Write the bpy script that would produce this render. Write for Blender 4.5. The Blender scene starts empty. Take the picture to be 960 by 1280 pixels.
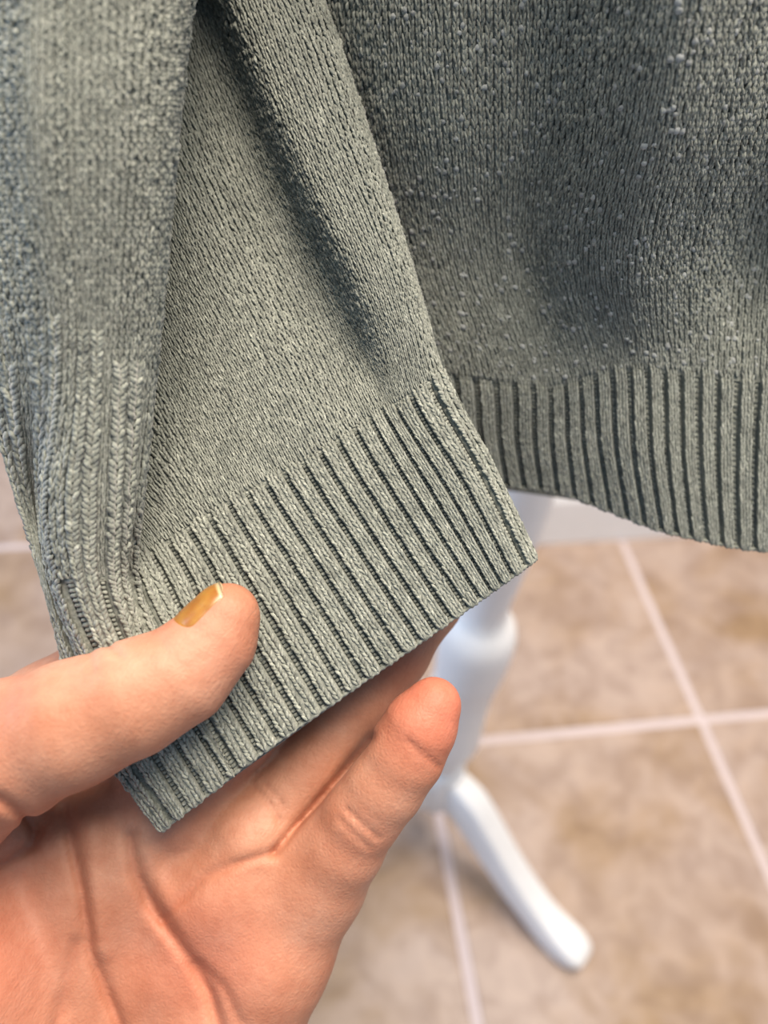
import bpy, math, random
import numpy as np
from mathutils import Matrix, Vector
rng = np.random.default_rng(7)
random.seed(7)

# ------------------------------------------------------------------ camera
F = 1000.0                      # focal length in pixels of the 960 x 1280 frame
PITCH, ROLL, YAW = math.radians(46.78), math.radians(5.94), math.radians(12.1)
a_ = math.pi/2 - PITCH
RX = np.array([[1,0,0],[0,math.cos(a_),-math.sin(a_)],[0,math.sin(a_),math.cos(a_)]])
RZ = np.array([[math.cos(ROLL),-math.sin(ROLL),0],[math.sin(ROLL),math.cos(ROLL),0],[0,0,1]])
CM = RX @ RZ
CP = np.array([0.0,0.0,1.0])
scene = bpy.context.scene
col = scene.collection
cd = bpy.data.cameras.new('camera'); cam = bpy.data.objects.new('camera', cd); col.objects.link(cam)
cd.sensor_fit = 'HORIZONTAL'; cd.sensor_width = 36.0; cd.lens = F*36/960; cd.clip_start = 0.01; cd.clip_end = 50
m4 = np.eye(4); m4[:3,:3] = CM; m4[:3,3] = CP
cam.matrix_world = Matrix(m4.tolist())
cd.dof.use_dof = True; cd.dof.focus_distance = 0.171; cd.dof.aperture_fstop = 37.5/3.1
scene.camera = cam

# ------------------------------------------------------------------ light
w = bpy.data.worlds.new('world'); scene.world = w; w.use_nodes = True
bg = w.node_tree.nodes['Background']; bg.inputs[0].default_value = (0.54,0.74,1.0,1); bg.inputs[1].default_value = 0.43
def area(name, loc, target, size, sizey, power, color):
    l = bpy.data.lights.new(name, 'AREA'); l.shape = 'RECTANGLE'; l.size = size; l.size_y = sizey; l.energy = power; l.color = color
    o = bpy.data.objects.new(name, l); col.objects.link(o); o.location = loc
    o.rotation_euler = (Vector(target)-Vector(loc)).to_track_quat('-Z','Y').to_euler(); return o
area('ceiling_lamp', (0.24,0.26,2.40), (0.1,0.2,0.8), 1.0, 1.0, 77, (1.0,0.86,0.71))
area('window_daylight', (-2.3,0.40,1.35), (0.1,0.4,0.6), 1.3, 1.5, 34, (0.55,0.72,1.0))
vs = scene.view_settings; vs.view_transform = 'Standard'; vs.look = 'None'; vs.exposure = 0.0; vs.gamma = 1.0; vs.use_curve_mapping = False

# ------------------------------------------------------------------ helpers
def C2W(p):                                      # camera frame (x right, y down, z forward, metres) -> world
    p = np.asarray(p, float)
    return np.stack([p[...,0], -p[...,1], -p[...,2]], -1) @ CM.T + CP
def PXC(px, py, z):                              # pixel ray at a distance -> camera frame point
    px, py, z = (np.asarray(q, float) for q in (px,py,z))
    return np.stack([(px-480)/F*z, (py-640)/F*z, z], -1)
def setp(o, label=None, cat=None, group=None, kind=None):
    if label: o['label'] = label
    if cat: o['category'] = cat
    if group: o['group'] = group
    if kind: o['kind'] = kind
    return o
def empty(name, loc=(0,0,0)):
    o = bpy.data.objects.new(name, None); col.objects.link(o); o.location = loc; o.empty_display_size = 0.02; return o
def mk(name, V, Q, mat=None, parent=None, smooth=True, tint=None):
    """one mesh object from vertex array V and face array(s) Q (n x 4 or n x 3)"""
    me = bpy.data.meshes.new(name)
    V = np.ascontiguousarray(V, dtype=np.float32).reshape(-1,3)
    Qs = Q if isinstance(Q, list) else [Q]
    Qs = [np.asarray(q, dtype=np.int32) for q in Qs if len(q)]
    nl = sum(q.size for q in Qs); nf = sum(len(q) for q in Qs)
    me.vertices.add(len(V)); me.vertices.foreach_set('co', V.ravel())
    me.loops.add(nl); me.loops.foreach_set('vertex_index', np.concatenate([q.ravel() for q in Qs]))
    me.polygons.add(nf)
    tot = np.concatenate([np.full(len(q), q.shape[1], np.int32) for q in Qs])
    st = np.concatenate([[0], np.cumsum(tot)[:-1]]).astype(np.int32)
    me.polygons.foreach_set('loop_start', st)
    me.polygons.foreach_set('use_smooth', np.full(nf, smooth, bool))
    me.update(calc_edges=True); me.validate()
    if tint is not None:
        at = me.attributes.new('tint', 'FLOAT_COLOR', 'POINT')
        t = np.asarray(tint, np.float32)
        if t.ndim == 1: t = np.stack([t,t,t,np.ones_like(t)],1)
        at.data.foreach_set('color', np.ascontiguousarray(t).ravel())
    o = bpy.data.objects.new(name, me); col.objects.link(o)
    if mat: me.materials.append(mat)
    if parent is not None:
        o.parent = parent
        o.matrix_parent_inverse = parent.matrix_basis.inverted()
    return o
def gridq(nu, nv, closed_u=False):
    iu = np.arange(nu if closed_u else nu-1); iv = np.arange(nv-1)
    A, B = np.meshgrid(iu, iv, indexing='ij'); A2 = (A+1) % nu
    return np.stack([A*nv+B, A*nv+B+1, A2*nv+B+1, A2*nv+B], -1).reshape(-1,4)
def box(x0,x1,y0,y1,z0,z1):
    V = np.array([[x,y,z] for x in (x0,x1) for y in (y0,y1) for z in (z0,z1)], float)
    Q = np.array([[0,1,3,2],[4,6,7,5],[0,4,5,1],[2,3,7,6],[0,2,6,4],[1,5,7,3]])
    return V, Q
def lathe(prof, n=40):
    prof = np.array(prof, float); a = np.linspace(0, 2*math.pi, n, endpoint=False)
    V = np.stack([np.outer(np.cos(a),prof[:,1]), np.outer(np.sin(a),prof[:,1]), np.tile(prof[:,0],(n,1))], -1).reshape(-1,3)
    return V, gridq(n, len(prof), True)[:, ::-1]

def hermite(x, Y, xq, axis):
    """smooth curve through stations Y at parameters x along an axis (finite difference tangents)"""
    Y = np.moveaxis(np.asarray(Y, float), axis, 0); x = np.asarray(x, float)
    h = np.diff(x); sh = (-1,)+(1,)*(Y.ndim-1)
    d = np.diff(Y, axis=0)/h.reshape(sh)
    m = np.empty_like(Y); m[0] = d[0]; m[-1] = d[-1]
    w0 = (h[1:]/(h[1:]+h[:-1])).reshape(sh); m[1:-1] = w0*d[:-1]+(1-w0)*d[1:]
    i = np.clip(np.searchsorted(x, xq, side='right')-1, 0, len(x)-2)
    t = ((xq-x[i])/h[i]).reshape(sh); hh = h[i].reshape(sh)
    r = (2*t**3-3*t**2+1)*Y[i] + (t**3-2*t**2+t)*hh*m[i] + (-2*t**3+3*t**2)*Y[i+1] + (t**3-t**2)*hh*m[i+1]
    return np.moveaxis(r, 0, axis)

class Surf:
    """smooth cloth sheet through a net of control points; sampled with S(s,t) -> point, normal"""
    def __init__(self, ctrl, s, t, ns=700, nt=500):
        self.s0, self.s1, self.t0, self.t1 = s[0], s[-1], t[0], t[-1]
        A = hermite(s, ctrl, np.linspace(s[0], s[-1], ns), 0)
        A = hermite(t, A, np.linspace(t[0], t[-1], nt), 1)
        self.G = A; ds = np.gradient(A, axis=0); dt = np.gradient(A, axis=1)
        n = -np.cross(ds, dt); self.N = n/np.maximum(np.linalg.norm(n, axis=-1, keepdims=True), 1e-12)
        self.ns, self.nt = ns, nt
        self.LS = np.linalg.norm(ds, axis=-1)*(ns-1)/(s[-1]-s[0])
        self.LT = np.linalg.norm(dt, axis=-1)*(nt-1)/(t[-1]-t[0])
    def _ix(self, s, t):
        x = np.clip((s-self.s0)/(self.s1-self.s0)*(self.ns-1), 0, self.ns-1.001)
        y = np.clip((t-self.t0)/(self.t1-self.t0)*(self.nt-1), 0, self.nt-1.001)
        i, j = x.astype(int), y.astype(int); return i, j, (x-i)[...,None], (y-j)[...,None]
    def _b(self, A, s, t):
        i, j, fx, fy = self._ix(s, t)
        return (A[i,j]*(1-fx)+A[i+1,j]*fx)*(1-fy)+(A[i,j+1]*(1-fx)+A[i+1,j+1]*fx)*fy
    def P(self, s, t, h=0.0):
        s, t = np.broadcast_arrays(np.asarray(s,float), np.asarray(t,float))
        return self._b(self.G, s, t) + np.asarray(h)[...,None]*self._b(self.N, s, t)
    def L(self, s, t):
        i, j, _, _ = self._ix(np.asarray(s,float), np.asarray(t,float)); return self.LS[i,j], self.LT[i,j]

# ------------------------------------------------------------------ materials
def new_mat(name):
    m = bpy.data.materials.new(name); m.use_nodes = True; nt = m.node_tree
    return m, nt, nt.nodes, nt.links, nt.nodes['Principled BSDF']
def ramp(N, pts):
    r = N.new('ShaderNodeValToRGB'); e = r.color_ramp.elements
    while len(e) < len(pts): e.new(0.5)
    for k, (p, c) in enumerate(pts): e[k].position = p; e[k].color = (*c, 1)
    return r
def noise(N, L, scale, detail=3, vec=None, rough=0.55):
    n = N.new('ShaderNodeTexNoise'); n.inputs['Scale'].default_value = scale; n.inputs['Detail'].default_value = detail; n.inputs['Roughness'].default_value = rough
    if vec is not None: L.new(vec, n.inputs['Vector'])
    return n
def mixc(N, L, a, b, fac=None, mode='MIX', f=0.5):
    x = N.new('ShaderNodeMix'); x.data_type = 'RGBA'; x.blend_type = mode; x.inputs[0].default_value = f
    if fac is not None: L.new(fac, x.inputs[0])
    for k, v in ((6,a),(7,b)):
        if hasattr(v, 'links'): L.new(v, x.inputs[k])
        else: x.inputs[k].default_value = (*v, 1)
    return x.outputs[2]

def yarn_material(name, c_lo, c_mid, c_hi):
    m, nt, N, L, B = new_mat(name)
    g = N.new('ShaderNodeNewGeometry'); at = N.new('ShaderNodeAttribute'); at.attribute_name = 'tint'
    n1 = noise(N, L, 1500, 3, g.outputs['Position'], 0.7)
    n2 = noise(N, L, 240, 3, g.outputs['Position'])
    mx = N.new('ShaderNodeMath'); mx.operation = 'MULTIPLY_ADD'; L.new(n1.outputs[0], mx.inputs[0]); mx.inputs[1].default_value = 0.75
    s2 = N.new('ShaderNodeMath'); s2.operation = 'MULTIPLY'; L.new(n2.outputs[0], s2.inputs[0]); s2.inputs[1].default_value = 0.25
    L.new(s2.outputs[0], mx.inputs[2])
    r = ramp(N, [(0.32,c_lo),(0.5,c_mid),(0.68,c_hi)]); L.new(mx.outputs[0], r.inputs[0])
    c = mixc(N, L, r.outputs[0], at.outputs['Color'], None, 'MULTIPLY', 1.0)
    L.new(c, B.inputs['Base Color']); B.inputs['Roughness'].default_value = 0.95
    B.inputs['Specular IOR Level'].default_value = 0.15
    B.inputs['Sheen Weight'].default_value = 0.25; B.inputs['Sheen Roughness'].default_value = 0.5
    bp = N.new('ShaderNodeBump'); bp.inputs['Strength'].default_value = 0.5; bp.inputs['Distance'].default_value = 0.0002
    L.new(n1.outputs[0], bp.inputs['Height']); L.new(bp.outputs[0], B.inputs['Normal'])
    return m
YARN = yarn_material('heather_yarn', (0.115,0.129,0.115), (0.236,0.253,0.218), (0.39,0.405,0.355))
PILL = yarn_material('pilled_fluff', (0.28,0.30,0.29), (0.36,0.38,0.365), (0.44,0.45,0.43))

def skin_material():
    m, nt, N, L, B = new_mat('skin')
    g = N.new('ShaderNodeNewGeometry'); at = N.new('ShaderNodeAttribute'); at.attribute_name = 'tint'
    sp = N.new('ShaderNodeSeparateColor'); L.new(at.outputs['Color'], sp.inputs[0])
    n1 = noise(N, L, 70, 4, g.outputs['Position']); n2 = noise(N, L, 420, 3, g.outputs['Position'])
    base = ramp(N, [(0.30,(0.42,0.184,0.108)),(0.55,(0.48,0.238,0.152)),(0.75,(0.52,0.292,0.20))]); L.new(n1.outputs[0], base.inputs[0])
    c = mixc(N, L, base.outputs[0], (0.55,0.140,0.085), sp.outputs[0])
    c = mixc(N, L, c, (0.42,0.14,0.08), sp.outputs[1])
    mot = ramp(N, [(0.35,(0.90,0.84,0.82)),(0.6,(1,1,1))]); L.new(n2.outputs[0], mot.inputs[0])
    c = mixc(N, L, c, mot.outputs[0], None, 'MULTIPLY', 0.6)
    L.new(c, B.inputs['Base Color'])
    B.inputs['Roughness'].default_value = 0.55; B.inputs['Specular IOR Level'].default_value = 0.32
    B.inputs['Subsurface Weight'].default_value = 0.12; B.inputs['Subsurface Radius'].default_value = (1.0,0.35,0.2); B.inputs['Subsurface Scale'].default_value = 0.0035
    # fine skin lines
    vo = N.new('ShaderNodeTexVoronoi'); vo.feature = 'DISTANCE_TO_EDGE'; vo.inputs['Scale'].default_value = 900; L.new(g.outputs['Position'], vo.inputs['Vector'])
    n3 = noise(N, L, 1100, 3, g.outputs['Position'])
    ad = N.new('ShaderNodeMath'); ad.operation = 'ADD'; L.new(vo.outputs['Distance'], ad.inputs[0]); L.new(n3.outputs[0], ad.inputs[1])
    # fine lines running along the fingers
    fa = C2W(np.array([0.50,-0.86,0.08]))-CP; fb = C2W(np.array([0.86,0.50,0.0]))-CP; cx = N.new('ShaderNodeCombineXYZ')
    for k_, (vv, sc_) in enumerate(((fa,260.0),(fb,1500.0))):
        dp = N.new('ShaderNodeVectorMath'); dp.operation = 'DOT_PRODUCT'; L.new(g.outputs['Position'], dp.inputs[0]); dp.inputs[1].default_value = tuple(float(q)*sc_ for q in vv); L.new(dp.outputs['Value'], cx.inputs[k_])
    n4 = noise(N, L, 1.0, 3, cx.outputs[0]); n4.inputs['Distortion'].default_value = 0.6
    a2 = N.new('ShaderNodeMath'); a2.operation = 'MULTIPLY_ADD'; L.new(n4.outputs[0], a2.inputs[0]); a2.inputs[1].default_value = 1.1; L.new(ad.outputs[0], a2.inputs[2]); ad = a2
    bp = N.new('ShaderNodeBump'); bp.inputs['Strength'].default_value = 0.45; bp.inputs['Distance'].default_value = 0.00022
    L.new(ad.outputs[0], bp.inputs['Height']); L.new(bp.outputs[0], B.inputs['Normal'])
    return m
SKIN = skin_material()
def nail_material():
    m, nt, N, L, B = new_mat('stained_nail')
    at = N.new('ShaderNodeAttribute'); at.attribute_name = 'tint'; sp = N.new('ShaderNodeSeparateColor'); L.new(at.outputs['Color'], sp.inputs[0])
    g = N.new('ShaderNodeNewGeometry'); n1 = noise(N, L, 350, 3, g.outputs['Position'])
    r = ramp(N, [(0.3,(0.29,0.112,0.024)),(0.7,(0.37,0.185,0.036))]); L.new(n1.outputs[0], r.inputs[0])
    c = mixc(N, L, r.outputs[0], (0.60,0.47,0.27), sp.outputs[0])
    L.new(c, B.inputs['Base Color']); B.inputs['Roughness'].default_value = 0.32
    B.inputs['Subsurface Weight'].default_value = 0.1; B.inputs['Subsurface Scale'].default_value = 0.001
    return m
NAIL = nail_material()
def paint_material(name, c, rough=0.4, bump=0.15):
    m, nt, N, L, B = new_mat(name); g = N.new('ShaderNodeNewGeometry')
    n = noise(N, L, 60, 3, g.outputs['Position']); r = ramp(N, [(0.3,tuple(x*0.96 for x in c)),(0.7,c)]); L.new(n.outputs[0], r.inputs[0])
    L.new(r.outputs[0], B.inputs['Base Color']); B.inputs['Roughness'].default_value = rough
    bp = N.new('ShaderNodeBump'); bp.inputs['Strength'].default_value = bump; bp.inputs['Distance'].default_value = 0.001
    L.new(n.outputs[0], bp.inputs['Height']); L.new(bp.outputs[0], B.inputs['Normal']); return m
WHITE = paint_material('white_painted_wood', (0.91,0.91,0.91))
WALLM = paint_material('white_wall_paint', (0.88,0.86,0.85), 0.7)
GROUT = paint_material('pale_grout', (0.60,0.51,0.50), 0.9, 0.5)
def tile_material():
    m, nt, N, L, B = new_mat('stone_tile')
    g = N.new('ShaderNodeNewGeometry'); oi = N.new('ShaderNodeObjectInfo')
    mp = N.new('ShaderNodeVectorMath'); mp.operation = 'MULTIPLY_ADD'
    cx = N.new('ShaderNodeCombineXYZ'); L.new(oi.outputs['Random'], cx.inputs[0]); L.new(oi.outputs['Random'], cx.inputs[2])
    L.new(cx.outputs[0], mp.inputs[0]); mp.inputs[1].default_value = (37,11,19); L.new(g.outputs['Position'], mp.inputs[2])
    n1 = noise(N, L, 5.0, 5, mp.outputs[0], 0.6); n2 = noise(N, L, 22, 5, mp.outputs[0], 0.6); n3 = noise(N, L, 300, 2, mp.outputs[0])
    n1.inputs['Distortion'].default_value = 0.5; n2.inputs['Distortion'].default_value = 0.8
    a = ramp(N, [(0.42,(0.44,0.335,0.275)),(0.52,(0.40,0.29,0.22)),(0.64,(0.315,0.205,0.115))]); L.new(n1.outputs[0], a.inputs[0])
    b = ramp(N, [(0.36,(0.74,0.70,0.68)),(0.55,(1,1,1)),(0.7,(1.12,1.12,1.12))]); L.new(n2.outputs[0], b.inputs[0])
    c = mixc(N, L, a.outputs[0], b.outputs[0], None, 'MULTIPLY', 0.85)
    L.new(c, B.inputs['Base Color']); B.inputs['Roughness'].default_value = 0.5
    bp = N.new('ShaderNodeBump'); bp.inputs['Strength'].default_value = 0.3; bp.inputs['Distance'].default_value = 0.002
    L.new(n2.outputs[0], bp.inputs['Height']); L.new(bp.outputs[0], B.inputs['Normal']); return m
TILE = tile_material()

# ------------------------------------------------------------------ setting: tiled floor and wall
cy, sy = math.cos(YAW), math.sin(YAW)
def tile2w(p):
    p = np.asarray(p, float); return np.stack([cy*p[...,0]-sy*p[...,1], sy*p[...,0]+cy*p[...,1], p[...,2]], -1)
TX, TY, TS, GAP = 0.596, 0.487, 0.40, 0.0115
V, Q = box(-3.4,3.4,-2.2,3.2,-0.02,-0.0025)
floor = setp(mk('floor', tile2w(V), Q, GROUT, smooth=False), 'beige stone tile floor with pale grout lines', kind='structure')
def tile_mesh():
    h = TS/2-GAP/2; b = 0.003
    rings = [(h-b*0.0,-0.010),(h,-0.003),(h-0.4*b,-0.0008),(h-b,0.0)]
    V = []; 
    for r, z in rings: V += [(-r,-r,z),(r,-r,z),(r,r,z),(-r,r,z)]
    Q = [[4*k+i, 4*k+(i+1)%4, 4*k+4+(i+1)%4, 4*k+4+i] for k in range(3) for i in range(4)] + [[12,13,14,15]]
    return np.array(V), np.array(Q)
V, Q = tile_mesh(); t0 = mk('tile', V, Q, TILE, smooth=False); tme = t0.data; first = True
for i in range(-6, 5):
    for j in range(-3, 6):
        o = t0 if first else bpy.data.objects.new('tile', tme)
        if not first: col.objects.link(o)
        first = False
        c = tile2w(np.array([TX+(i-0.5)*TS, TY+(j-0.5)*TS, 0.0]))
        o.location = (c[0], c[1], random.uniform(-0.0006,0.0006)); o.rotation_euler = (0,0,YAW+math.pi/2*random.choice((0,1,2,3)))
        o.parent = floor
WY = 0.826
V, Q = box(0.33, 3.2, WY+0.014, WY+0.15, 0.0, 2.5)
wall = setp(mk('wall_right', tile2w(V), Q, WALLM, smooth=False), 'white painted wall meeting the tiled floor', kind='structure')
prof = [(WY+0.014,0.0),(WY,0.0),(WY,0.10),(WY+0.004,0.112),(WY+0.010,0.118),(WY+0.014,0.120)]
V = np.array([(x,y,z) for x in (0.318,3.2) for y,z in prof]); n = len(prof)
Q = [[i,(i+1)%n,n+(i+1)%n,n+i] for i in range(n)]
caps = [np.array([[0,5,4,3],[0,3,2,1]]), np.array([[n,n+3,n+4,n+5],[n,n+1,n+2,n+3]])]
setp(mk('baseboard_right', tile2w(V), [np.array(Q)]+caps, WHITE, smooth=False), 'white skirting board along the wall', kind='structure')
V, Q = box(-3.4, 3.2, 2.62, 2.7, 0.0, 2.5)
setp(mk('wall_back', tile2w(V), Q, WALLM, smooth=False), 'white far wall', kind='structure')

# ------------------------------------------------------------------ white stand
SX, SY = 0.0913, 0.3996
stand = setp(empty('pedestal_stand', (SX,SY,0)), 'white painted turned wooden stand with splayed feet standing behind the knitted cuff', 'stand')
prof = [(0.195,0.0),(0.196,0.020),(0.205,0.0215),(0.222,0.0235),(0.242,0.0285),(0.257,0.0305),(0.28,0.0290),(0.307,0.0280),(0.343,0.0275),(0.362,0.0285),(0.372,0.0305),(0.384,0.0315),
        (0.395,0.0320),(0.412,0.0330),(0.425,0.0330),(0.438,0.0325),(0.450,0.0295),(0.457,0.0240),(0.462,0.0195),(0.475,0.0185),(0.49,0.0190),(0.52,0.0215),(0.56,0.0240),(0.60,0.0255),(0.70,0.0250),(0.95,0.0215),(1.20,0.0190),
        (1.21,0.024),(1.225,0.026),(1.24,0.022),(1.25,0.010),(1.252,0.0)]
V, Q = lathe(prof); mk('post', V+np.array([SX,SY,0]), Q, WHITE, stand)
prof = [(0.108,0.0),(0.109,0.018),(0.114,0.0235),(0.125,0.0250),(0.170,0.0255),(0.190,0.0245),(0.200,0.0220),(0.203,0.0)]
V, Q = lathe(prof); mk('hub', V+np.array([SX,SY,0]), Q, WHITE, stand)
def leg_mesh(az):
    # curved leg: stations (distance from axis, centre height, half width, half height)
    st = np.array([(0.016,0.152,0.0125,0.028),(0.036,0.148,0.0135,0.026),(0.062,0.126,0.0135,0.0220),(0.092,0.095,0.0135,0.0195),(0.125,0.064,0.0138,0.0180),(0.158,0.040,0.0142,0.0170),(0.182,0.0265,0.0155,0.0175),(0.203,0.0195,0.0165,0.0165),(0.219,0.0150,0.0150,0.0125),(0.226,0.0130,0.0105,0.0085)])
    u = np.linspace(0,1,28); st = hermite(np.linspace(0,1,len(st)), st, u, 0)
    tg = np.gradient(st[:,:2], axis=0); tg /= np.linalg.norm(tg, axis=1, keepdims=True)
    nm = np.stack([-tg[:,1], tg[:,0]], 1)
    k = 24; an = np.linspace(0, 2*math.pi, k, endpoint=False); p = 0.36; st[:,2:] *= 1.16
    ca, sa = np.sign(np.cos(an))*np.abs(np.cos(an))**p, np.sign(np.sin(an))*np.abs(np.sin(an))**p
    R = st[:,None,0]+nm[:,None,0]*sa*st[:,None,3]; Z = st[:,None,1]+nm[:,None,1]*sa*st[:,None,3]; W = ca*st[:,None,2]
    Z = np.maximum(Z, 0.0006)
    V = np.stack([R*math.cos(az)-W*math.sin(az), R*math.sin(az)+W*math.cos(az), Z], -1).reshape(-1,3)
    n = len(u); Q = gridq(n, k)
    wrap = np.array([[i*k+k-1, i*k, (i+1)*k, (i+1)*k+k-1] for i in range(n-1)])
    V = np.concatenate([V, V[:k].mean(0,keepdims=True), V[-k:].mean(0,keepdims=True)]); a, b = n*k, n*k+1
    T = np.array([[a,(i+1)%k,i] for i in range(k)]+[[b,(n-1)*k+i,(n-1)*k+(i+1)%k] for i in range(k)])
    return V+np.array([SX,SY,0]), [np.concatenate([Q,wrap]), T]
AZ = math.atan2(0.277-SY, 0.265-SX)
for k in range(3):
    V, Q = leg_mesh(AZ+k*2*math.pi/3); mk('leg', V, Q, WHITE, stand)

# ------------------------------------------------------------------ knit building
def leg_template(nr=4, ns=5):
    """one leg of a V stitch in cell units: x (wales), y (rows), h (wale widths)"""
    tau = np.linspace(0,1,nr)
    cx = -0.07-0.27*tau**0.85; cyy = -0.45+1.55*tau; ch = 0.10+0.17*np.sin(math.pi*(0.10+0.80*tau))
    rr = 0.215*np.sin(math.pi*(0.16+0.68*tau))**0.6
    al = math.radians(18); ph = np.linspace(0,2*math.pi,ns,endpoint=False)+0.3
    x = cx[:,None]+rr[:,None]*np.cos(ph)*math.cos(al); y = cyy[:,None]+rr[:,None]*np.cos(ph)*math.sin(al)*1.3
    h = ch[:,None]+rr[:,None]*np.sin(ph)*0.85
    T = np.stack([x,y,h],-1).reshape(-1,3); q = gridq(nr, ns)
    q = np.concatenate([q, np.array([[i*ns+ns-1,i*ns,(i+1)*ns,(i+1)*ns+ns-1] for i in range(nr-1)])])
    return T, q
LEG_FINE, LEG_COARSE = leg_template(4,4), leg_template(3,4)
def stitches(surf, sc, tc, dsw, dtr, base=0.0, jit=0.06, hs=1.0, leg=None):
    LT_, LQ_ = leg or LEG_FINE
    """V stitches centred at sc,tc (arrays); dsw = s per wale, dtr = t per row; returns verts, quads, tint"""
    n = len(sc); LS, LTt = surf.L(sc, tc); wm = LS*dsw
    Vs, Qs, Ts = [], [], []
    for sgn in (1,-1):
        T = LT_.copy(); T[:,0] *= sgn
        jx = rng.normal(0,jit,(n,1)); jy = rng.normal(0,jit*1.3,(n,1)); jr = 1+rng.normal(0,0.10,(n,1)); jh = 1+rng.normal(0,0.18,(n,1))
        s = sc[:,None]+(T[:,0]*jr+jx)*np.reshape(dsw,(-1,1)); t = tc[:,None]-(T[:,1]+jy)*np.reshape(dtr,(-1,1))
        hh = np.minimum(wm, 0.0022)[:,None]*T[:,2]*hs*jh + np.reshape(base,(-1,1))
        Vs.append(surf.P(s, t, hh).reshape(-1,3))
        q = LQ_ if sgn > 0 else LQ_[:, ::-1]
        Qs.append((np.arange(n)[:,None,None]*len(T)+q).reshape(-1,4)+(0 if sgn>0 else n*len(T)))
        Ts.append(np.repeat(np.clip(rng.normal(1.0,0.13,n),0.55,1.5), len(T)))
    return np.concatenate(Vs), np.concatenate(Qs), np.concatenate(Ts)
def bumps(surf, sc, tc, rs, rt, h, base):
    """small purl bumps (flattened domes)"""
    n = len(sc); k = 6; ph = np.linspace(0,2*math.pi,k,endpoint=False)
    T = [(0,0,1.0)]+[(0.72*math.cos(p),0.72*math.sin(p),0.65) for p in ph]+[(math.cos(p),math.sin(p),-0.3) for p in ph]
    T = np.array(T); tri = np.array([[0,1+i,1+(i+1)%k] for i in range(k)]); q = np.array([[1+i,1+k+i,1+k+(i+1)%k,1+(i+1)%k] for i in range(k)])
    jr = 1+rng.normal(0,0.15,(n,1))
    s = sc[:,None]+T[:,0]*rs*jr; t = tc[:,None]+T[:,1]*rt*jr
    V = surf.P(s, t, base+h*T[:,2]*jr).reshape(-1,3); o = np.arange(n)[:,None,None]*len(T)
    return V, [(o+q).reshape(-1,4), (o+tri).reshape(-1,3)], np.repeat(np.clip(rng.normal(0.95,0.12,n),0.6,1.3), len(T))
def sheet(surf, s0, s1, t0, t1, ns, nt, h=0.0):
    s, t = np.meshgrid(np.linspace(s0,s1,ns), np.linspace(t0,t1,nt), indexing='ij')
    return surf.P(s, t, np.zeros_like(s)+h).reshape(-1,3), gridq(ns, nt)
def rib_band(surf, s0, s1, t0, t1, nrow, hgt, rise=2.2):
    """one raised rib (two knit wales wide) as a rounded band plus its V stitches"""
    w = s1-s0; u = np.array([0.0,0.05,0.16,0.33,0.5,0.67,0.84,0.95,1.0]); hp = np.array([-0.35,0.35,0.80,0.97,1.0,0.97,0.80,0.35,-0.35])*hgt
    tt = np.linspace(t0,t1,nrow+1); n = len(tt)
    e = np.clip((np.arange(n)+0.6)/rise,0,1); e = e*e*(3-2*e)
    s, t = np.meshgrid(s0+w*u, tt, indexing='ij')
    V1 = surf.P(s, t, hp[:,None]*e[None,:]); Q1 = gridq(len(u), n)
    tc = t0+(np.arange(nrow)+0.55)*(t1-t0)/nrow
    sc = np.concatenate([np.full(nrow, s0+w*0.25), np.full(nrow, s0+w*0.75)])
    b = np.concatenate([hgt*0.70*e[:-1]]*2)
    V2, Q2, T2 = stitches(surf, sc, np.concatenate([tc,tc]), w*0.50, (t1-t0)/nrow, b+0.12*hgt, 0.035, 0.66)
    V1 = V1.reshape(-1,3)
    return np.concatenate([V1,V2]), np.concatenate([Q1,Q2+len(V1)]), np.concatenate([np.full(len(V1),0.85),T2])

sweater = setp(empty('sweater', C2W(PXC(800,470,0.215))), 'grey-green heather knitted sweater with ribbed cuff and ribbed hem', 'sweater')

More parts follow.
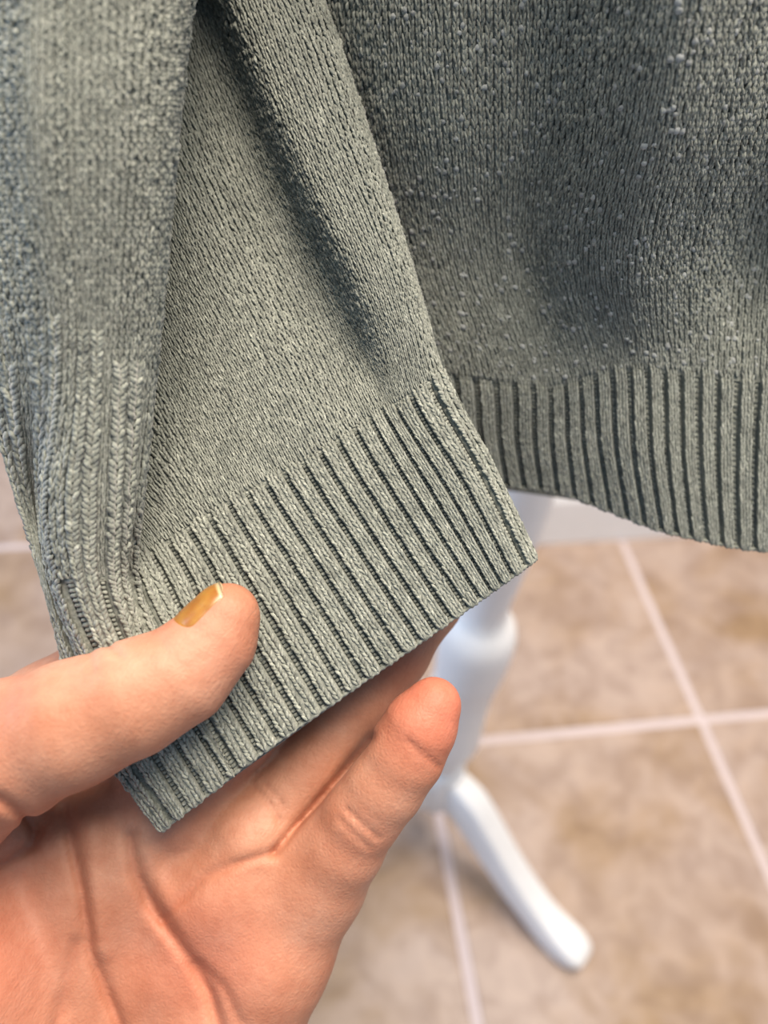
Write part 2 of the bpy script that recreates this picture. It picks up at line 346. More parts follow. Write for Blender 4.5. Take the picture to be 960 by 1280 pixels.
# ------------------------------------------------------------------ sleeve net: stations across, rows down (pixel x, pixel y, distance)
#            top          V1             V2             V2b            rib start      mid cuff       cuff end
ST = {
 'T0': [(-75,-220,.144),(-40,200,.150),(-10,500,.160),(30,650,.168),(57,728,.169),(112,905,.173),(203,1038,.175)],
 'T1': [(5,-220,.126),(15,200,.135),(42,500,.1525),(50,640,.1690),(66,725,.1670),(137,893,.167),(220,1024,.173)],
 'T2': [(80,-220,.120),(85,200,.130),(94,500,.1450),(82,640,.1510),(93,723,.1555),(163,882,.164),(239,1009,.172)],
 'T3': [(155,-220,.123),(150,200,.133),(137,500,.147),(132,637,.153),(132,720,.157),(190,868,.164),(262,991,.172)],
 'T4': [(236,-220,.135),(212,200,.144),(183,500,.155),(168,640,.160),(161,714,.164),(215,853,.166),(286,972,.172)],
 'N':  [(70,-200,.186),(100,210,.186),(140,520,.183),(152,640,.177),(165,706,.171),(228,845,.168),(299,962,.172)],
 'M0': [(-190,-130,.188),(0,300,.187),(110,560,.182),(145,640,.177),(176,698,.173),(242,835,.170),(312,952,.172)],
 'M1': [(-140,-220,.180),(100,270,.180),(215,490,.178),(253,562,.177),(287,625,.175),(361,745,.173),(435,865,.172)],
 'M2': [(15,-250,.172),(215,235,.174),(315,445,.175),(350,515,.175),(380,575,.174),(453,690,.173),(527,801,.172)],
 'M3': [(165,-280,.177),(330,180,.178),(425,385,.178),(455,453,.177),(480,510,.174),(548,625,.172),(616,738,.172)],
 'R':  [(203,-290,.165),(368,165,.166),(461,372,.168),(486,440,.171),(503,498,.172),(572,612,.171),(634,725,.171)],
 'M4': [(262,-300,.164),(412,140,.165),(492,348,.167),(512,415,.169),(530,480,.171),(594,596,.171),(652,712,.171)],
 'M5': [(302,-310,.172),(447,125,.172),(515,335,.174),(535,402,.175),(553,463,.175),(613,580,.175),(669,698,.174)],
 'B1': [(262,-300,.183),(415,140,.183),(490,352,.182),(512,420,.181),(530,482,.180),(592,600,.179),(648,715,.178)],
 'B2': [(60,-260,.186),(240,230,.186),(340,440,.184),(372,512,.183),(400,565,.181),(470,680,.179),(540,792,.179)],
 'B3': [(-60,-220,.196),(100,300,.196),(190,540,.192),(220,610,.188),(250,670,.183),(320,790,.180),(395,895,.179)],
 'B4': [(-70,-220,.182),(20,260,.184),(80,520,.184),(105,640,.181),(130,715,.180),(190,868,.180),(262,992,.179)],
}
order = ['T0','T1','T2','T3','T4','N','M0','M1','M2','M3','R','M4','M5','B1','B2','B3','B4']
TILT = (.013,.008,.003,.001,0.0,-.002,-.003)           # the cuff is held up towards the viewer
for k in order:
    if k not in ('T0','T1','T2','T3','T4'): ST[k] = [(x,y,z+d) for (x,y,z),d in zip(ST[k],TILT)]
    else: ST[k] = [(x,y,z+min(d,0)) for (x,y,z),d in zip(ST[k],TILT)]
ctrl = np.array([[C2W(PXC(*p)) for p in ST[k]] for k in order])
def add_top(c, length):                     # the garment carries on upwards beyond the frame
    d = c[:,0]-c[:,1]; d = d/np.linalg.norm(d,axis=1,keepdims=True)+np.array([0,0,0.8]); d /= np.linalg.norm(d,axis=1,keepdims=True)
    return np.concatenate([(c[:,0]+d*length)[:,None], c], 1)
ctrl = add_top(ctrl, 0.11)
ext = np.concatenate([ctrl[-2:], ctrl, ctrl[:2]])
dl = np.linalg.norm(np.diff(ext[:,3:7], axis=0), axis=-1).mean(1); sx = np.concatenate([[0],np.cumsum(dl)]); sx -= sx[2]
dv = np.linalg.norm(np.diff(ext[4:-6], axis=1), axis=-1).mean(0); tx = np.concatenate([[0],np.cumsum(dv)])
SL = Surf(ext, sx, tx, 900, 700)
S = dict(zip(order, sx[2:2+len(order)])); S_END = sx[2+len(order)]; T3_, T5_ = tx[5], tx[7]

V, Q = sheet(SL, 0.0, S_END, tx[0], T3_+0.001, 320, 200, -0.0001)
sleeve = mk('sleeve', V, Q, YARN, sweater, tint=np.full(len(V),0.85)); setp(sleeve, 'grey-green sleeve in plain knit with a deep diagonal crease')
wale_at = {'T0':0,'T1':9,'T2':17,'T3':24,'T4':32,'N':42,'M0':50,'M1':71,'M2':89,'M3':107,'R':115,'M4':122,'M5':129,'B1':138}
ks = list(wale_at); wl_s = np.array([S[k] for k in ks]); wl = np.array([wale_at[k] for k in ks], float)
nrow = int((T3_-tx[0])/0.00118)
wi, ri = np.meshgrid(np.arange(-4,136)+0.5, np.arange(nrow)+0.5, indexing='ij'); wi = wi.ravel(); ri = ri.ravel()
keep = ~((wi > 36) & (wi < 48) & (ri < 0.86*nrow)); wi = wi[keep]; ri = ri[keep]      # deep inside the pleat
sc = np.interp(wi, wl, wl_s); sc = np.where(wi<0, wi*(wl_s[1]-wl_s[0])/9, sc)
dsw = np.interp(wi+0.5, wl, wl_s)-np.interp(wi-0.5, wl, wl_s); dsw = np.where(wi<0.5, (wl_s[1]-wl_s[0])/9, dsw)
def knit(surf, sc, tc, dsw, dtr, split):
    a = tc >= split; A = stitches(surf, sc[a], tc[a], dsw[a], dtr); B = stitches(surf, sc[~a], tc[~a], dsw[~a], dtr, leg=LEG_COARSE)
    return np.concatenate([A[0],B[0]]), np.concatenate([A[1],B[1]+len(A[0])]), np.concatenate([A[2],B[2]])
V, Q, T = knit(SL, sc, tx[0]+ri*(T3_-tx[0])/nrow, dsw, (T3_-tx[0])/nrow, tx[1]+0.028)
setp(mk('knit_stitches', V, Q, YARN, sleeve, tint=T), kind='stuff')

def fuzz(surf, sa, sb, ta, tb, n, base):
    """loose wool fibres standing off the knit"""
    m = 5; s = rng.uniform(sa,sb,n); t = rng.uniform(ta,tb,n); LS, LTt = surf.L(s,t)
    an = rng.uniform(0,2*math.pi,n); ln = rng.uniform(0.0006,0.0020,n); bend = rng.normal(0,1.2,n); up = rng.uniform(0.15,0.75,n); wd = rng.uniform(0.000010,0.000022,n)
    u = np.linspace(0,1,m); A = an[:,None]+bend[:,None]*u
    dx = np.cumsum(np.cos(A),1)/m*ln[:,None]; dy = np.cumsum(np.sin(A),1)/m*ln[:,None]; h = base+up[:,None]*ln[:,None]*np.sin(u*2.2)
    P = surf.P(s[:,None]+dx/LS[:,None], t[:,None]+dy/LTt[:,None], h)
    tg = np.gradient(P, axis=1); sd = np.cross(tg, rng.normal(0,1,(n,1,3))); sd /= np.linalg.norm(sd,axis=-1,keepdims=True)+1e-12
    w2 = (wd[:,None]*(1-0.7*u))[...,None]
    V = np.stack([P-sd*w2, P+sd*w2], 2).reshape(-1,3)
    q = np.array([[2*i,2*i+1,2*i+3,2*i+2] for i in range(m-1)])
    return V, (np.arange(n)[:,None,None]*2*m+q).reshape(-1,4), np.repeat(rng.uniform(0.9,1.4,n),2*m)
V, Q, T = fuzz(SL, -0.002, S['B1'], tx[1]+0.02, T3_, 9000, 0.0004)
setp(mk('wool_fuzz', V, Q, PILL, sleeve, tint=T), kind='stuff')
# cuff
V, Q = sheet(SL, 0.0, S_END, T3_-0.0005, T5_, 360, 40, -0.0006)
cuff = mk('cuff', V, Q, YARN, sweater, tint=np.full(len(V),0.75)); setp(cuff, 'ribbed cuff pinched between thumb and fingers')
rib_at = {'T0':0,'T1':1,'T2':2,'T3':3,'T4':4,'M0':5.2,'M1':10,'M2':14,'M3':19,'R':20.4,'M4':21.7,'M5':23,'B1':25}
ks = list(rib_at); rs_ = np.array([S[k] for k in ks]); rv = np.array([rib_at[k] for k in ks], float)
NR = 52
pv = []
for k in range(0, 25):
    a, b = np.interp([k+0.01, k+0.77], rv, rs_)
    up = (0.046,0.044,0.042,0.036,0.026,0.006)[k] if k < 6 else 0.0
    ta = T3_-up+rng.uniform(-0.0008,0.0008); nr = int(round(NR*(T5_-ta)/(T5_-T3_)))
    V, Q, T = rib_band(SL, a, b, ta, T5_-0.0001, nr, 0.00085, 2.2+0.85*nr*up/(T5_-ta))
    mk('rib', V, Q, YARN, cuff, tint=T)
    c = np.interp(k+0.88, rv, rs_); wd = np.interp(k+1.0, rv, rs_)-np.interp(k+0.76, rv, rs_)
    tc = T3_+(np.arange(NR)+0.5)*(T5_-T3_)/NR
    pv.append((np.full(NR,c), tc, wd))
Vs, Q4, Q3, Ts, off = [], [], [], [], 0
for sc, tc, wd in pv:
    V, (q, tr), T = bumps(SL, sc, tc, wd*0.5, (T5_-T3_)/NR*0.5, 0.00036, -0.00025)
    Vs.append(V); Q4.append(q+off); Q3.append(tr+off); Ts.append(T); off += len(V)
setp(mk('purl_stitches', np.concatenate(Vs), [np.concatenate(Q4),np.concatenate(Q3)], YARN, cuff, tint=np.concatenate(Ts)), kind='stuff')
def edge_roll(surf, sa, sb, tt, rad, n, per, lift):
    """cast-on edge: a thin rolled lip that swells with every rib"""
    s = np.linspace(sa, sb, n); k = 8; ph = np.linspace(0,2*math.pi,k,endpoint=False)
    LS, LTt = surf.L(s, np.full(n,tt)); r = rad*(1+0.18*np.sin(per)+0.30*np.sin(per*3))*(1+rng.normal(0,0.06,n))
    t = tt+np.cos(ph)[None,:]*(r/LTt)[:,None]*1.1
    h = lift*(0.6+0.4*np.sin(per))[:,None]+np.sin(ph)[None,:]*r[:,None]
    # beyond the end of the net the lip carries on along the last direction of the cloth
    P = surf.P(np.repeat(s[:,None],k,1), np.minimum(t, surf.t1-1e-6), h)
    d = surf.P(s, np.full(n,surf.t1-1e-5))-surf.P(s, np.full(n,surf.t1-0.002)); d /= np.linalg.norm(d,axis=1,keepdims=True)
    P += d[:,None,:]*(np.maximum(t-surf.t1,0)*LTt[:,None])[...,None]
    q = gridq(n,k); q = np.concatenate([q, np.array([[i*k+k-1,i*k,(i+1)*k,(i+1)*k+k-1] for i in range(n-1)])])
    return P.reshape(-1,3), q, np.repeat(np.clip(rng.normal(0.85,0.15,n),0.5,1.3),k)
ss = np.linspace(0.0, S_END, 620)
V, Q, T = edge_roll(SL, 0.0, S_END, T5_, 0.00042, 620, (np.interp(ss, rv, rv*0+1)*0+np.interp(ss, rs_, rv)-0.13)*2*math.pi, 0.0004)
mk('cast_on_edge', V, Q, YARN, cuff, tint=T)

# ------------------------------------------------------------------ sweater body and hem
BD = [
 [(300,-260,.215),(372,150,.222),(420,330,.226),(455,470,.228),(462,535,.230),(470,598,.233)],
 [(385,-260,.192),(430,150,.206),(465,330,.214),(505,470,.220),(512,535,.223),(520,600,.226)],
 [(470,-260,.178),(490,150,.195),(520,330,.206),(560,468,.213),(568,540,.216),(580,604,.219)],
 [(565,-260,.170),(570,150,.189),(590,330,.203),(636,477,.210),(640,545,.213),(650,609,.216)],
 [(680,-260,.168),(662,150,.190),(655,330,.204),(692,481,.208),(695,550,.210),(703,617,.213)],
 [(800,-260,.155),(745,150,.175),(718,330,.192),(748,465,.203),(754,550,.206),(769,641,.209)],
 [(905,-260,.146),(822,150,.1645),(785,330,.183),(798,460,.201),(803,560,.203),(818,660,.206)],
 [(1000,-260,.152),(905,150,.171),(862,330,.190),(862,465,.202),(864,570,.203),(874,674,.205)],
 [(1090,-260,.164),(990,150,.182),(945,330,.199),(934,472,.202),(930,575,.203),(931,685,.205)],
 [(1190,-260,.156),(1085,150,.174),(1035,330,.190),(1012,475,.200),(1003,580,.201),(996,690,.203)],
 [(1300,-260,.160),(1190,150,.178),(1130,330,.194),(1095,480,.203),(1085,585,.205),(1075,692,.207)],
 [(1380,-260,.185),(1270,150,.200),(1200,330,.215),(1160,480,.222),(1148,585,.224),(1138,690,.226)],
 # the back of the body, out of sight
 [(1250,-260,.240),(1150,150,.250),(1100,330,.255),(1060,480,.260),(1050,575,.262),(1040,670,.264)],
 [(800,-260,.245),(780,150,.260),(770,330,.265),(770,470,.270),(768,550,.272),(766,630,.274)],
 [(430,-260,.240),(470,150,.250),(500,330,.255),(530,470,.262),(535,540,.264),(540,600,.266)],
]
HANG = (-.020,-.009,-.003,-.002,.002,.006)
cb = np.array([[C2W(PXC(x,y,z+d)) for (x,y,z),d in zip(r,HANG)] for r in BD]); NB = len(BD)
cb = add_top(cb, 0.11)
extb = np.concatenate([cb[-2:], cb, cb[:2]])
dl = np.linalg.norm(np.diff(extb[:,2:5], axis=0), axis=-1).mean(1); bs = np.concatenate([[0],np.cumsum(dl)]); bs -= bs[2]
dv = np.linalg.norm(np.diff(cb[:12], axis=1), axis=-1).mean(0); bt = np.concatenate([[0],np.cumsum(dv)])
BS = Surf(extb, bs, bt, 900, 700); bst = bs[2:2+NB+1]; BT3, BT5 = bt[4], bt[6]
V, Q = sheet(BS, 0.0, bst[NB], bt[0], BT3+0.001, 300, 200, -0.0001)
body = mk('body', V, Q, YARN, sweater, tint=np.full(len(V),0.8)); setp(body, 'grey-green front of the sweater hanging in soft folds')
bw = np.array([0,9,18,28,38,48,58,68,78,88,99,108], float)
nrow = int((BT3-bt[0])/0.00130)
wi, ri = np.meshgrid(np.arange(0,106)+0.5, np.arange(nrow)+0.5, indexing='ij'); wi = wi.ravel(); ri = ri.ravel()
sc = np.interp(wi, bw, bst[:12]); dsw = np.interp(wi+0.5, bw, bst[:12])-np.interp(wi-0.5, bw, bst[:12])
V, Q, T = knit(BS, sc, bt[0]+ri*(BT3-bt[0])/nrow, dsw, (BT3-bt[0])/nrow, bt[1]+0.024)
setp(mk('knit_stitches', V, Q, YARN, body, tint=T), kind='stuff')
# pilled fluff on the body
npill = 950
ps = rng.uniform(bst[0], bst[10], npill); pt = rng.uniform(bt[1]+0.015, BT3, npill)
LS, LTt = BS.L(ps, pt); rr = rng.uniform(0.0003,0.00075,npill)
Vs, Q4, Q3, off = [], [], [], 0
k = 8; ph = np.linspace(0,2*math.pi,k,endpoint=False)
Tm = np.array([(0,0,1.0)]+[(0.6*math.cos(p),0.6*math.sin(p),0.75) for p in ph]+[(math.cos(p),math.sin(p),0.1) for p in ph])
s = ps[:,None]+Tm[:,0]*(rr/LS)[:,None]*rng.uniform(0.75,1.25,(npill,len(Tm))); t = pt[:,None]+Tm[:,1]*(rr/LTt)[:,None]*rng.uniform(0.75,1.25,(npill,len(Tm)))
V = BS.P(s, t, 0.00055+Tm[:,2]*rr[:,None]*0.42).reshape(-1,3); o_ = np.arange(npill)[:,None,None]*len(Tm)
q = (o_+np.array([[1+i,1+k+i,1+k+(i+1)%k,1+(i+1)%k] for i in range(k)])).reshape(-1,4); tr = (o_+np.array([[0,1+i,1+(i+1)%k] for i in range(k)])).reshape(-1,3)
setp(mk('wool_pilling', V, [q,tr], PILL, body, tint=np.repeat(rng.uniform(0.75,1.1,npill),len(Tm))), kind='stuff')
V, Q, T = fuzz(BS, bst[0], bst[10], bt[1]+0.02, BT3, 8000, 0.0004)
setp(mk('wool_fuzz', V, Q, PILL, body, tint=T), kind='stuff')
# hem band
V, Q = sheet(BS, 0.0, bst[NB], BT3-0.0005, BT5, 300, 30, -0.0006)
hem = mk('hem_band', V, Q, YARN, sweater, tint=np.full(len(V),0.75)); setp(hem, 'ribbed hem of the sweater front')
hr_v = np.array([-1.5,1.8,4.4,7.6,10.1,13.1,15.4,18.5,21.3,24.4,27.6]); hr_s = bst[:11]
NR = 32; Vs, Q4, Q3, Ts, off = [], [], [], [], 0
for k in range(0, 27):
    a, b = np.interp([k+0.02, k+0.70], hr_v, hr_s)
    V, Q, T = rib_band(BS, a, b, BT3+rng.uniform(-0.001,0.001), BT5-0.0002, NR, 0.0011)
    mk('rib', V, Q, YARN, hem, tint=T)
    c = np.interp(k+0.86, hr_v, hr_s); wd = np.interp(k+1.0, hr_v, hr_s)-np.interp(k+0.72, hr_v, hr_s); tc = BT3+(np.arange(NR)+0.5)*(BT5-BT3)/NR
    V, (q, tr), T = bumps(BS, np.full(NR,c), tc, wd*0.5, (BT5-BT3)/NR*0.5, 0.0003, -0.0006)
    Vs.append(V); Q4.append(q+off); Q3.append(tr+off); Ts.append(T); off += len(V)
setp(mk('purl_stitches', np.concatenate(Vs), [np.concatenate(Q4),np.concatenate(Q3)], YARN, hem, tint=np.concatenate(Ts)), kind='stuff')
ss = np.linspace(0.0, bst[NB], 700)
V, Q, T = edge_roll(BS, 0.0, bst[NB], BT5, 0.00055, 700, (np.interp(ss, hr_s, hr_v)-0.11)*2*math.pi, 0.0005)
mk('cast_on_edge', V, Q, YARN, hem, tint=T)

# ------------------------------------------------------------------ the hand: one continuous skin grown from a distance field (camera frame, mm)
def J(px, py, z, r): c = PXC(px,py,z)*1000; return (*c, r)
CH = {
 'thumb': [J(285,768,.1580,6.2),J(268,801,.1580,7.5),J(226,843,.1565,9.1),J(165,873,.1550,10.5),J(90,905,.1550,11.6),J(10,938,.158,13.2),J(-80,990,.166,16),J(-150,1090,.178,19)],
 'index': [J(300,728,.1945,7.4),J(240,772,.1950,8.8),J(150,826,.1950,9.8),J(60,884,.1920,10.6),J(-20,932,.191,12)],
 'middle':[J(480,650,.2010,7.5),J(430,712,.2000,8.8),J(376,808,.1950,9.6),J(303,903,.1910,10.0),J(222,998,.1905,11.0)],
 'ring':  [J(566,705,.2040,6.8),J(535,752,.2000,8.2),J(490,815,.1975,8.9),J(446,876,.1960,9.3),J(389,955,.1936,9.6),J(318,1036,.1902,10.4)],
 'pinky': [J(542,881,.1740,6.0),J(526,907,.1745,7.6),J(506,943,.1760,8.3),J(480,981,.1778,8.6),J(454,1014,.1798,8.8),J(427,1056,.1830,9.5),J(390,1102,.1885,10.9)],
}
PALM = [  # (a, b) capsules
 (J(-20,935,.192,12.5), J(-60,1250,.198,20)), (J(120,1040,.1935,13), J(20,1400,.200,20)), (J(205,990,.1915,11.2), J(160,1080,.1945,13.2)), (J(160,1080,.1945,13.2), J(90,1400,.200,20)),
 (J(318,1040,.1890,10.6), J(270,1120,.1945,14)), (J(270,1120,.1945,14), J(170,1400,.200,20)), (J(390,1105,.189,10.8), J(338,1185,.1915,13.4)), (J(338,1185,.1915,13.4), J(285,1300,.1925,15.5)), (J(285,1300,.1925,15.5), J(200,1450,.197,20)),
 (J(-150,1090,.178,19), J(-60,1230,.181,19)), (J(-60,1230,.181,19), J(0,1400,.188,20)), (J(-80,1000,.180,15), J(40,1100,.1965,13)),
 (J(60,1560,.200,25), J(140,1560,.200,23)), (J(70,1560,.200,25), J(30,2050,.196,29)), (J(130,1560,.200,23), J(110,2050,.196,28)), (J(0,1400,.195,22), J(60,1560,.200,25)), (J(200,1450,.197,20), J(140,1560,.200,23)),
]
def capd(P, a, b):
    A, Bv = np.array(a[:3],np.float32), np.array(b[:3],np.float32); ba = Bv-A; L2 = float(ba@ba)
    pa = P-A; t = np.clip((pa@ba)/L2, 0, 1)
    return np.linalg.norm(pa-t[...,None]*ba, axis=-1)-(a[3]+t*(b[3]-a[3]))
def smin(a, b, k):
    h = np.maximum(k-np.abs(a-b), 0)/k; return np.minimum(a,b)-h*h*k*0.25
def chain(P, js, k=2.5):
    d = None
    for a, b in zip(js[:-1], js[1:]):
        e = capd(P, a, b); d = e if d is None else smin(d, e, k)
    return d
def line_dist(P, pts):
    """distance in the picture directions (x,y at constant z/170) to a crease polyline given in pixels"""
    X = P[...,0]/P[...,2]*F+480; Y = P[...,1]/P[...,2]*F+640; best = None; pts = np.array(pts, np.float32)
    for a, b in zip(pts[:-1], pts[1:]):
        ba = b-a; t = np.clip(((X-a[0])*ba[0]+(Y-a[1])*ba[1])/float(ba@ba),0,1)
        d = np.hypot(X-a[0]-t*ba[0], Y-a[1]-t*ba[1]); best = d if best is None else np.minimum(best, d)
    return best                                    # in pixels
CREASE_GAP = [(342,1066),(370,1033),(400,998),(436,955),(464,921)]
CREASE = [  # pixel polyline, width px, depth mm
 ([(82,1012),(90,1055),(103,1115),(113,1190),(146,1272),(160,1310)], 8, 1.7),
 ([(163,1045),(169,1092),(186,1125),(206,1155),(237,1198),(262,1240),(275,1290)], 9, 1.9),
 ([(205,1150),(222,1128),(255,1096),(300,1078),(343,1066)], 6, 0.9),
 ([(318,984),(332,998),(344,1014),(350,1030)], 3.5, 0.7), ([(328,978),(345,994),(356,1012)], 3.5, 0.5),
 ([(434,1012),(452,1030),(473,1048)], 3.5, 0.55), ([(424,1024),(444,1044),(462,1060)], 3.5, 0.4),
 ([(508,925),(530,944),(548,958)], 3.5, 0.45),
 ([(-40,985),(0,1000),(28,1018),(44,1036),(40,1056),(8,1076),(-40,1100)], 8, 1.5),
 ([(250,1205),(280,1235),(300,1280)], 7, 0.7), ([(70,1290),(85,1225),(95,1180)], 9, 0.9),
 ([(342,1066),(370,1033),(400,998),(436,955),(464,921)], 5, 1.8), ([(126,790),(134,806),(150,820)], 5, 0.7), ([(104,800),(112,818),(116,840)], 4, 0.4), ([(200,800),(214,822),(230,836)], 4, 0.25),
]
RIDGE = [([(108,1028),(117,1100),(127,1190)],11,0.9), ([(182,1065),(200,1110),(216,1138)],13,0.9), ([(60,1060),(70,1150),(80,1230)],20,0.8)]
BUMP = [  # pixel centre, radius px, height mm
 ((272,1140),58,3.2), ((318,1120),40,1.0), ((-20,1190),70,2.2), ((330,1240),50,1.0), ((195,1240),40,1.6), ((175,1005),36,1.2), ((60,1300),60,1.5), ((10,1095),34,-1.8),
]
THUMB_N = np.array([-0.76,-0.60,-0.24]); THUMB_N /= np.linalg.norm(THUMB_N)
def hand_sdf(P, fine=True):
    X = P[...,0]/P[...,2]*F+480; Y = P[...,1]/P[...,2]*F+640
    palm = None
    for a, b in PALM:
        e = capd(P, a, b); palm = e if palm is None else smin(palm, e, 7.0)
    front = np.clip((197-P[...,2])/8, 0, 1)
    for (c, r, h) in BUMP: palm = palm-h*front*np.exp(-((X-c[0])**2+(Y-c[1])**2)/(r*r))
    for pts, wd, hg in RIDGE: palm = palm-hg*front*np.exp(-(line_dist(P, pts)/wd)**2)
    d = None
    for k, kk in (('index',5),('middle',5),('ring',3.5),('pinky',8)):
        fd = smin(palm, chain(P, CH[k]), kk); d = fd if d is None else smin(d, fd, 1.0)
    d = smin(d, chain(P, CH['thumb'], 4.0), 3.0)
    if fine:
        for pts, wd, dp in CREASE:
            ld = line_dist(P, pts)
            d = d + dp*front*np.exp(-(ld/wd)**2)
    return d
vox = 0.78
lo = np.array([-130.0,8.0,138.0]); hi = np.array([28.0,262.0,234.0])
ax = [np.arange(l, h, vox, dtype=np.float32) for l, h in zip(lo, hi)]
nx, ny, nz = map(len, ax)
D = np.empty((nx,ny,nz), np.float32)
# coarse pass first, then the full field only in a shell around the surface
kc = 4; axc = [a[0]+vox*(kc*np.arange(-(-len(a)//kc))+(kc-1)/2).astype(np.float32) for a in ax]
Dc = hand_sdf(np.stack(np.meshgrid(*axc, indexing='ij'), -1), False).astype(np.float32)
for a_i in range(3): Dc = np.repeat(Dc, kc, axis=a_i)
D[:] = Dc[:nx,:ny,:nz]; ii = np.argwhere(np.abs(D) < 5.5)
for c0 in range(0, len(ii), 400000):
    q_ = ii[c0:c0+400000]; pts_ = np.stack([ax[k][q_[:,k]] for k in range(3)], -1)
    D[tuple(q_.T)] = hand_sdf(pts_)
def surface_nets(D):
    sgn = D < 0; c = np.zeros(tuple(n-1 for n in D.shape), np.int16)
    for dx in (0,1):
        for dy in (0,1):
            for dz in (0,1): c += sgn[dx:dx+c.shape[0], dy:dy+c.shape[1], dz:dz+c.shape[2]]
    act = (c > 0) & (c < 8); idx = -np.ones(c.shape, np.int64); ijk = np.argwhere(act); idx[act] = np.arange(len(ijk))
    acc = np.zeros((len(ijk),3)); cnt = np.zeros(len(ijk))
    offs = [(x,y,z) for x in (0,1) for y in (0,1) for z in (0,1)]
    for p in range(8):
        for q in range(p+1,8):
            a, b = np.array(offs[p]), np.array(offs[q])
            if np.abs(a-b).sum() != 1: continue
            da = D[tuple((ijk+a).T)]; db = D[tuple((ijk+b).T)]; m = (da<0) != (db<0)
            t = np.where(m, da/np.where(m, da-db, 1), 0)
            acc += np.where(m[:,None], a+t[:,None]*(b-a), 0); cnt += m
    V = ijk+acc/cnt[:,None]; quads = []
    for axn in range(3):
        o1, o2 = [x for x in range(3) if x != axn]
        s0 = [slice(None)]*3; s1 = [slice(None)]*3; s0[axn] = slice(0,-1); s1[axn] = slice(1,None)
        A, B = sgn[tuple(s0)], sgn[tuple(s1)]; e = np.argwhere(A != B)
        ok = (e[:,o1] > 0) & (e[:,o2] > 0) & (e[:,o1] < D.shape[o1]-1) & (e[:,o2] < D.shape[o2]-1); e = e[ok]; fl = A[tuple(e.T)]
        u1 = np.zeros(3,int); u1[o1] = 1; u2 = np.zeros(3,int); u2[o2] = 1
        q = np.stack([idx[tuple((e-u1-u2).T)], idx[tuple((e-u2).T)], idx[tuple(e.T)], idx[tuple((e-u1).T)]], 1)
        if axn == 1: fl = ~fl
        q[~fl] = q[~fl][:, ::-1]; quads.append(q)
    return V, np.concatenate(quads)
V, Q = surface_nets(D); V = lo+V*vox
Q = Q[(Q >= 0).all(1)]
def relax(V, Q, it, lam=0.5):
    e = np.concatenate([Q[:,[0,1]],Q[:,[1,2]],Q[:,[2,3]],Q[:,[3,0]]]); n = len(V)
    for _ in range(it):
        acc = np.zeros_like(V); c = np.zeros(n)
        for k in range(3): acc[:,k] = np.bincount(e[:,0], V[e[:,1],k], n)
        c = np.bincount(e[:,0], minlength=n); V = V+lam*(acc/np.maximum(c,1)[:,None]-V)
    return V
def sgrad(P, fn):
    h = 0.15; g = np.stack([fn(P+np.eye(3)[k]*h)-fn(P-np.eye(3)[k]*h) for k in range(3)], -1); return g/(2*h)
V = relax(V, Q, 3)
for _ in range(2):
    d = hand_sdf(V); g = sgrad(V, hand_sdf); V = V-(d/np.maximum((g*g).sum(-1),0.3))[:,None]*g
V = relax(V, Q, 2, 0.35)
gap = np.exp(-(line_dist(V, CREASE_GAP)/14)**2)[:,None]
for _ in range(5): V = V+(relax(V, Q, 1, 0.5)-V)*gap
# tint: red = ruddy skin (finger tips, edges of the hand), green = deep creases
def near(j, r): return np.exp(-(np.linalg.norm(V-np.array(j[:3]),axis=1)/r)**2)
red = 1.15*near(CH['pinky'][0],13)+0.35*near(CH['pinky'][4],10)+0.35*near(CH['thumb'][1],10)+0.3*near(CH['thumb'][5],16)
X = V[:,0]/V[:,2]*F+480; Y = V[:,1]/V[:,2]*F+640
red += 0.45*np.exp(-((X-250)**2/90**2+(Y-1190)**2/90**2))+0.4*np.exp(-((X-10)**2/60**2+(Y-1180)**2/110**2))
red += 0.15*np.clip((Y-1000)/200,0,1)
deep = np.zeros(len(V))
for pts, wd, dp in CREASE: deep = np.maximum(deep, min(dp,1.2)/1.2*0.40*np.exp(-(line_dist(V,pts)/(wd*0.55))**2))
tint = np.stack([np.clip(red*0.7,0,0.9), np.clip(deep,0,1), np.zeros(len(V)), np.ones(len(V))], 1)
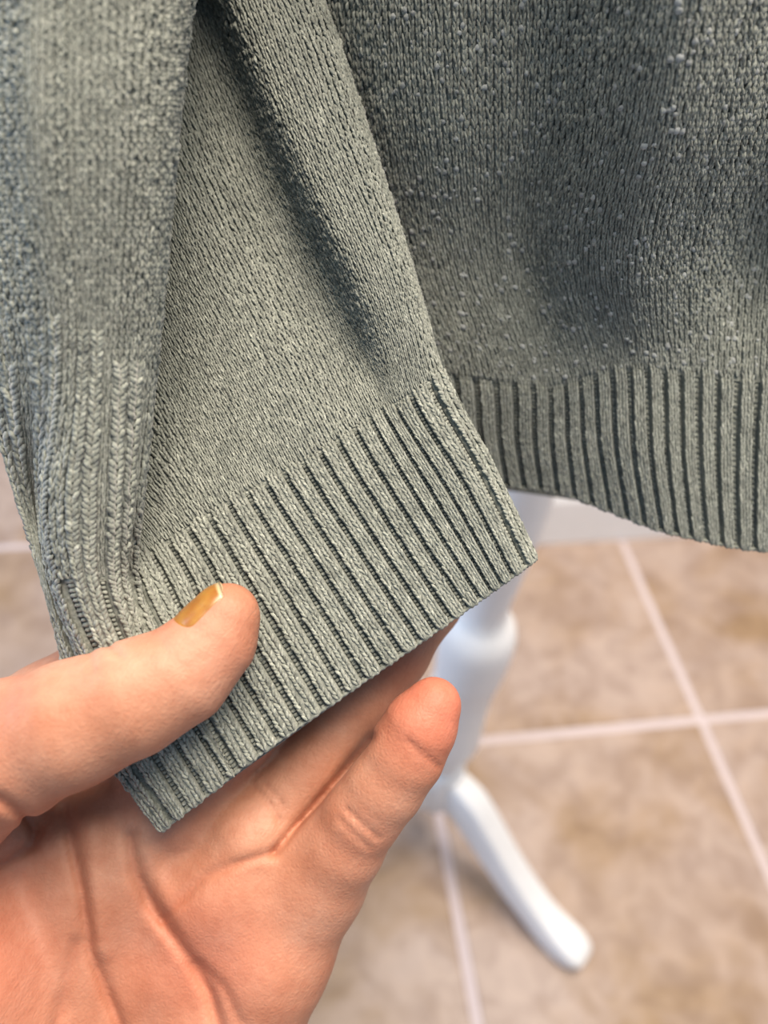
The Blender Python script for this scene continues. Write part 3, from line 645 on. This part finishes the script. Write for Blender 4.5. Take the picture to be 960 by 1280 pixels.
hand = mk('person', C2W(V/1000), Q, SKIN, tint=tint)
setp(hand, 'bare left hand, palm up, pinching the ribbed cuff between thumb and fingers', 'person')
# thumb nail, a curved plate lying on the thumb tip
A0, A1 = np.array(CH['thumb'][0][:3]), np.array(CH['thumb'][2][:3]); ax_t = (A0-A1)/np.linalg.norm(A0-A1)
nn = THUMB_N-ax_t*(THUMB_N@ax_t); nn /= np.linalg.norm(nn); ww = np.cross(ax_t, nn)
nl, na = 22, 21
top, bot, tn = [], [], []
C0, D0, LF, EX = [], [], [], []
for i in range(nl):
    u = i/(nl-1)
    for j in range(na):
        v = j/(na-1)*2-1; th = v*math.radians(54)
        l = -6.8+10.9*u-1.6*v*v*(1 if u > 0.5 else -0.6)*abs(u-0.5)*2
        e = max(0.0, 1-abs(v)**6)*min(1, 0.35+u*4)
        l2 = min(l, 3.7)
        C0.append(A0+ax_t*l2); D0.append(math.cos(th)*nn+math.sin(th)*ww); LF.append(-0.25+0.70*e); EX.append(ax_t*(l-l2))
        bot.append((math.cos(v*0.94)*nn+math.sin(v*0.94)*ww)*0.55); tn.append(np.clip((u-0.91)/0.05,0,1))
C0, D0, LF, EX, bot = (np.array(q_) for q_ in (C0,D0,LF,EX,bot)); r_ = np.full(len(C0), 6.0)
for _ in range(6): r_ = r_-hand_sdf(C0+D0*r_[:,None], False)
top = C0+D0*(r_+LF)[:,None]+EX; bot = top-bot
V = np.concatenate([top, bot]); q = gridq(nl, na); n = nl*na
rim = [i*na for i in range(nl)]+[(nl-1)*na+j for j in range(1,na)]+[i*na+na-1 for i in range(nl-2,-1,-1)]+[j for j in range(na-2,0,-1)]
side = np.array([[rim[i],rim[(i+1)%len(rim)],rim[(i+1)%len(rim)]+n,rim[i]+n] for i in range(len(rim))])
tn = np.array(tn+tn); tint = np.stack([tn,tn*0,tn*0,tn*0+1],1)
setp(mk('thumbnail', C2W(V/1000), np.concatenate([q[:, ::-1],q+n,side]), NAIL, hand, tint=tint), 'yellow-stained thumbnail with a pale free edge')
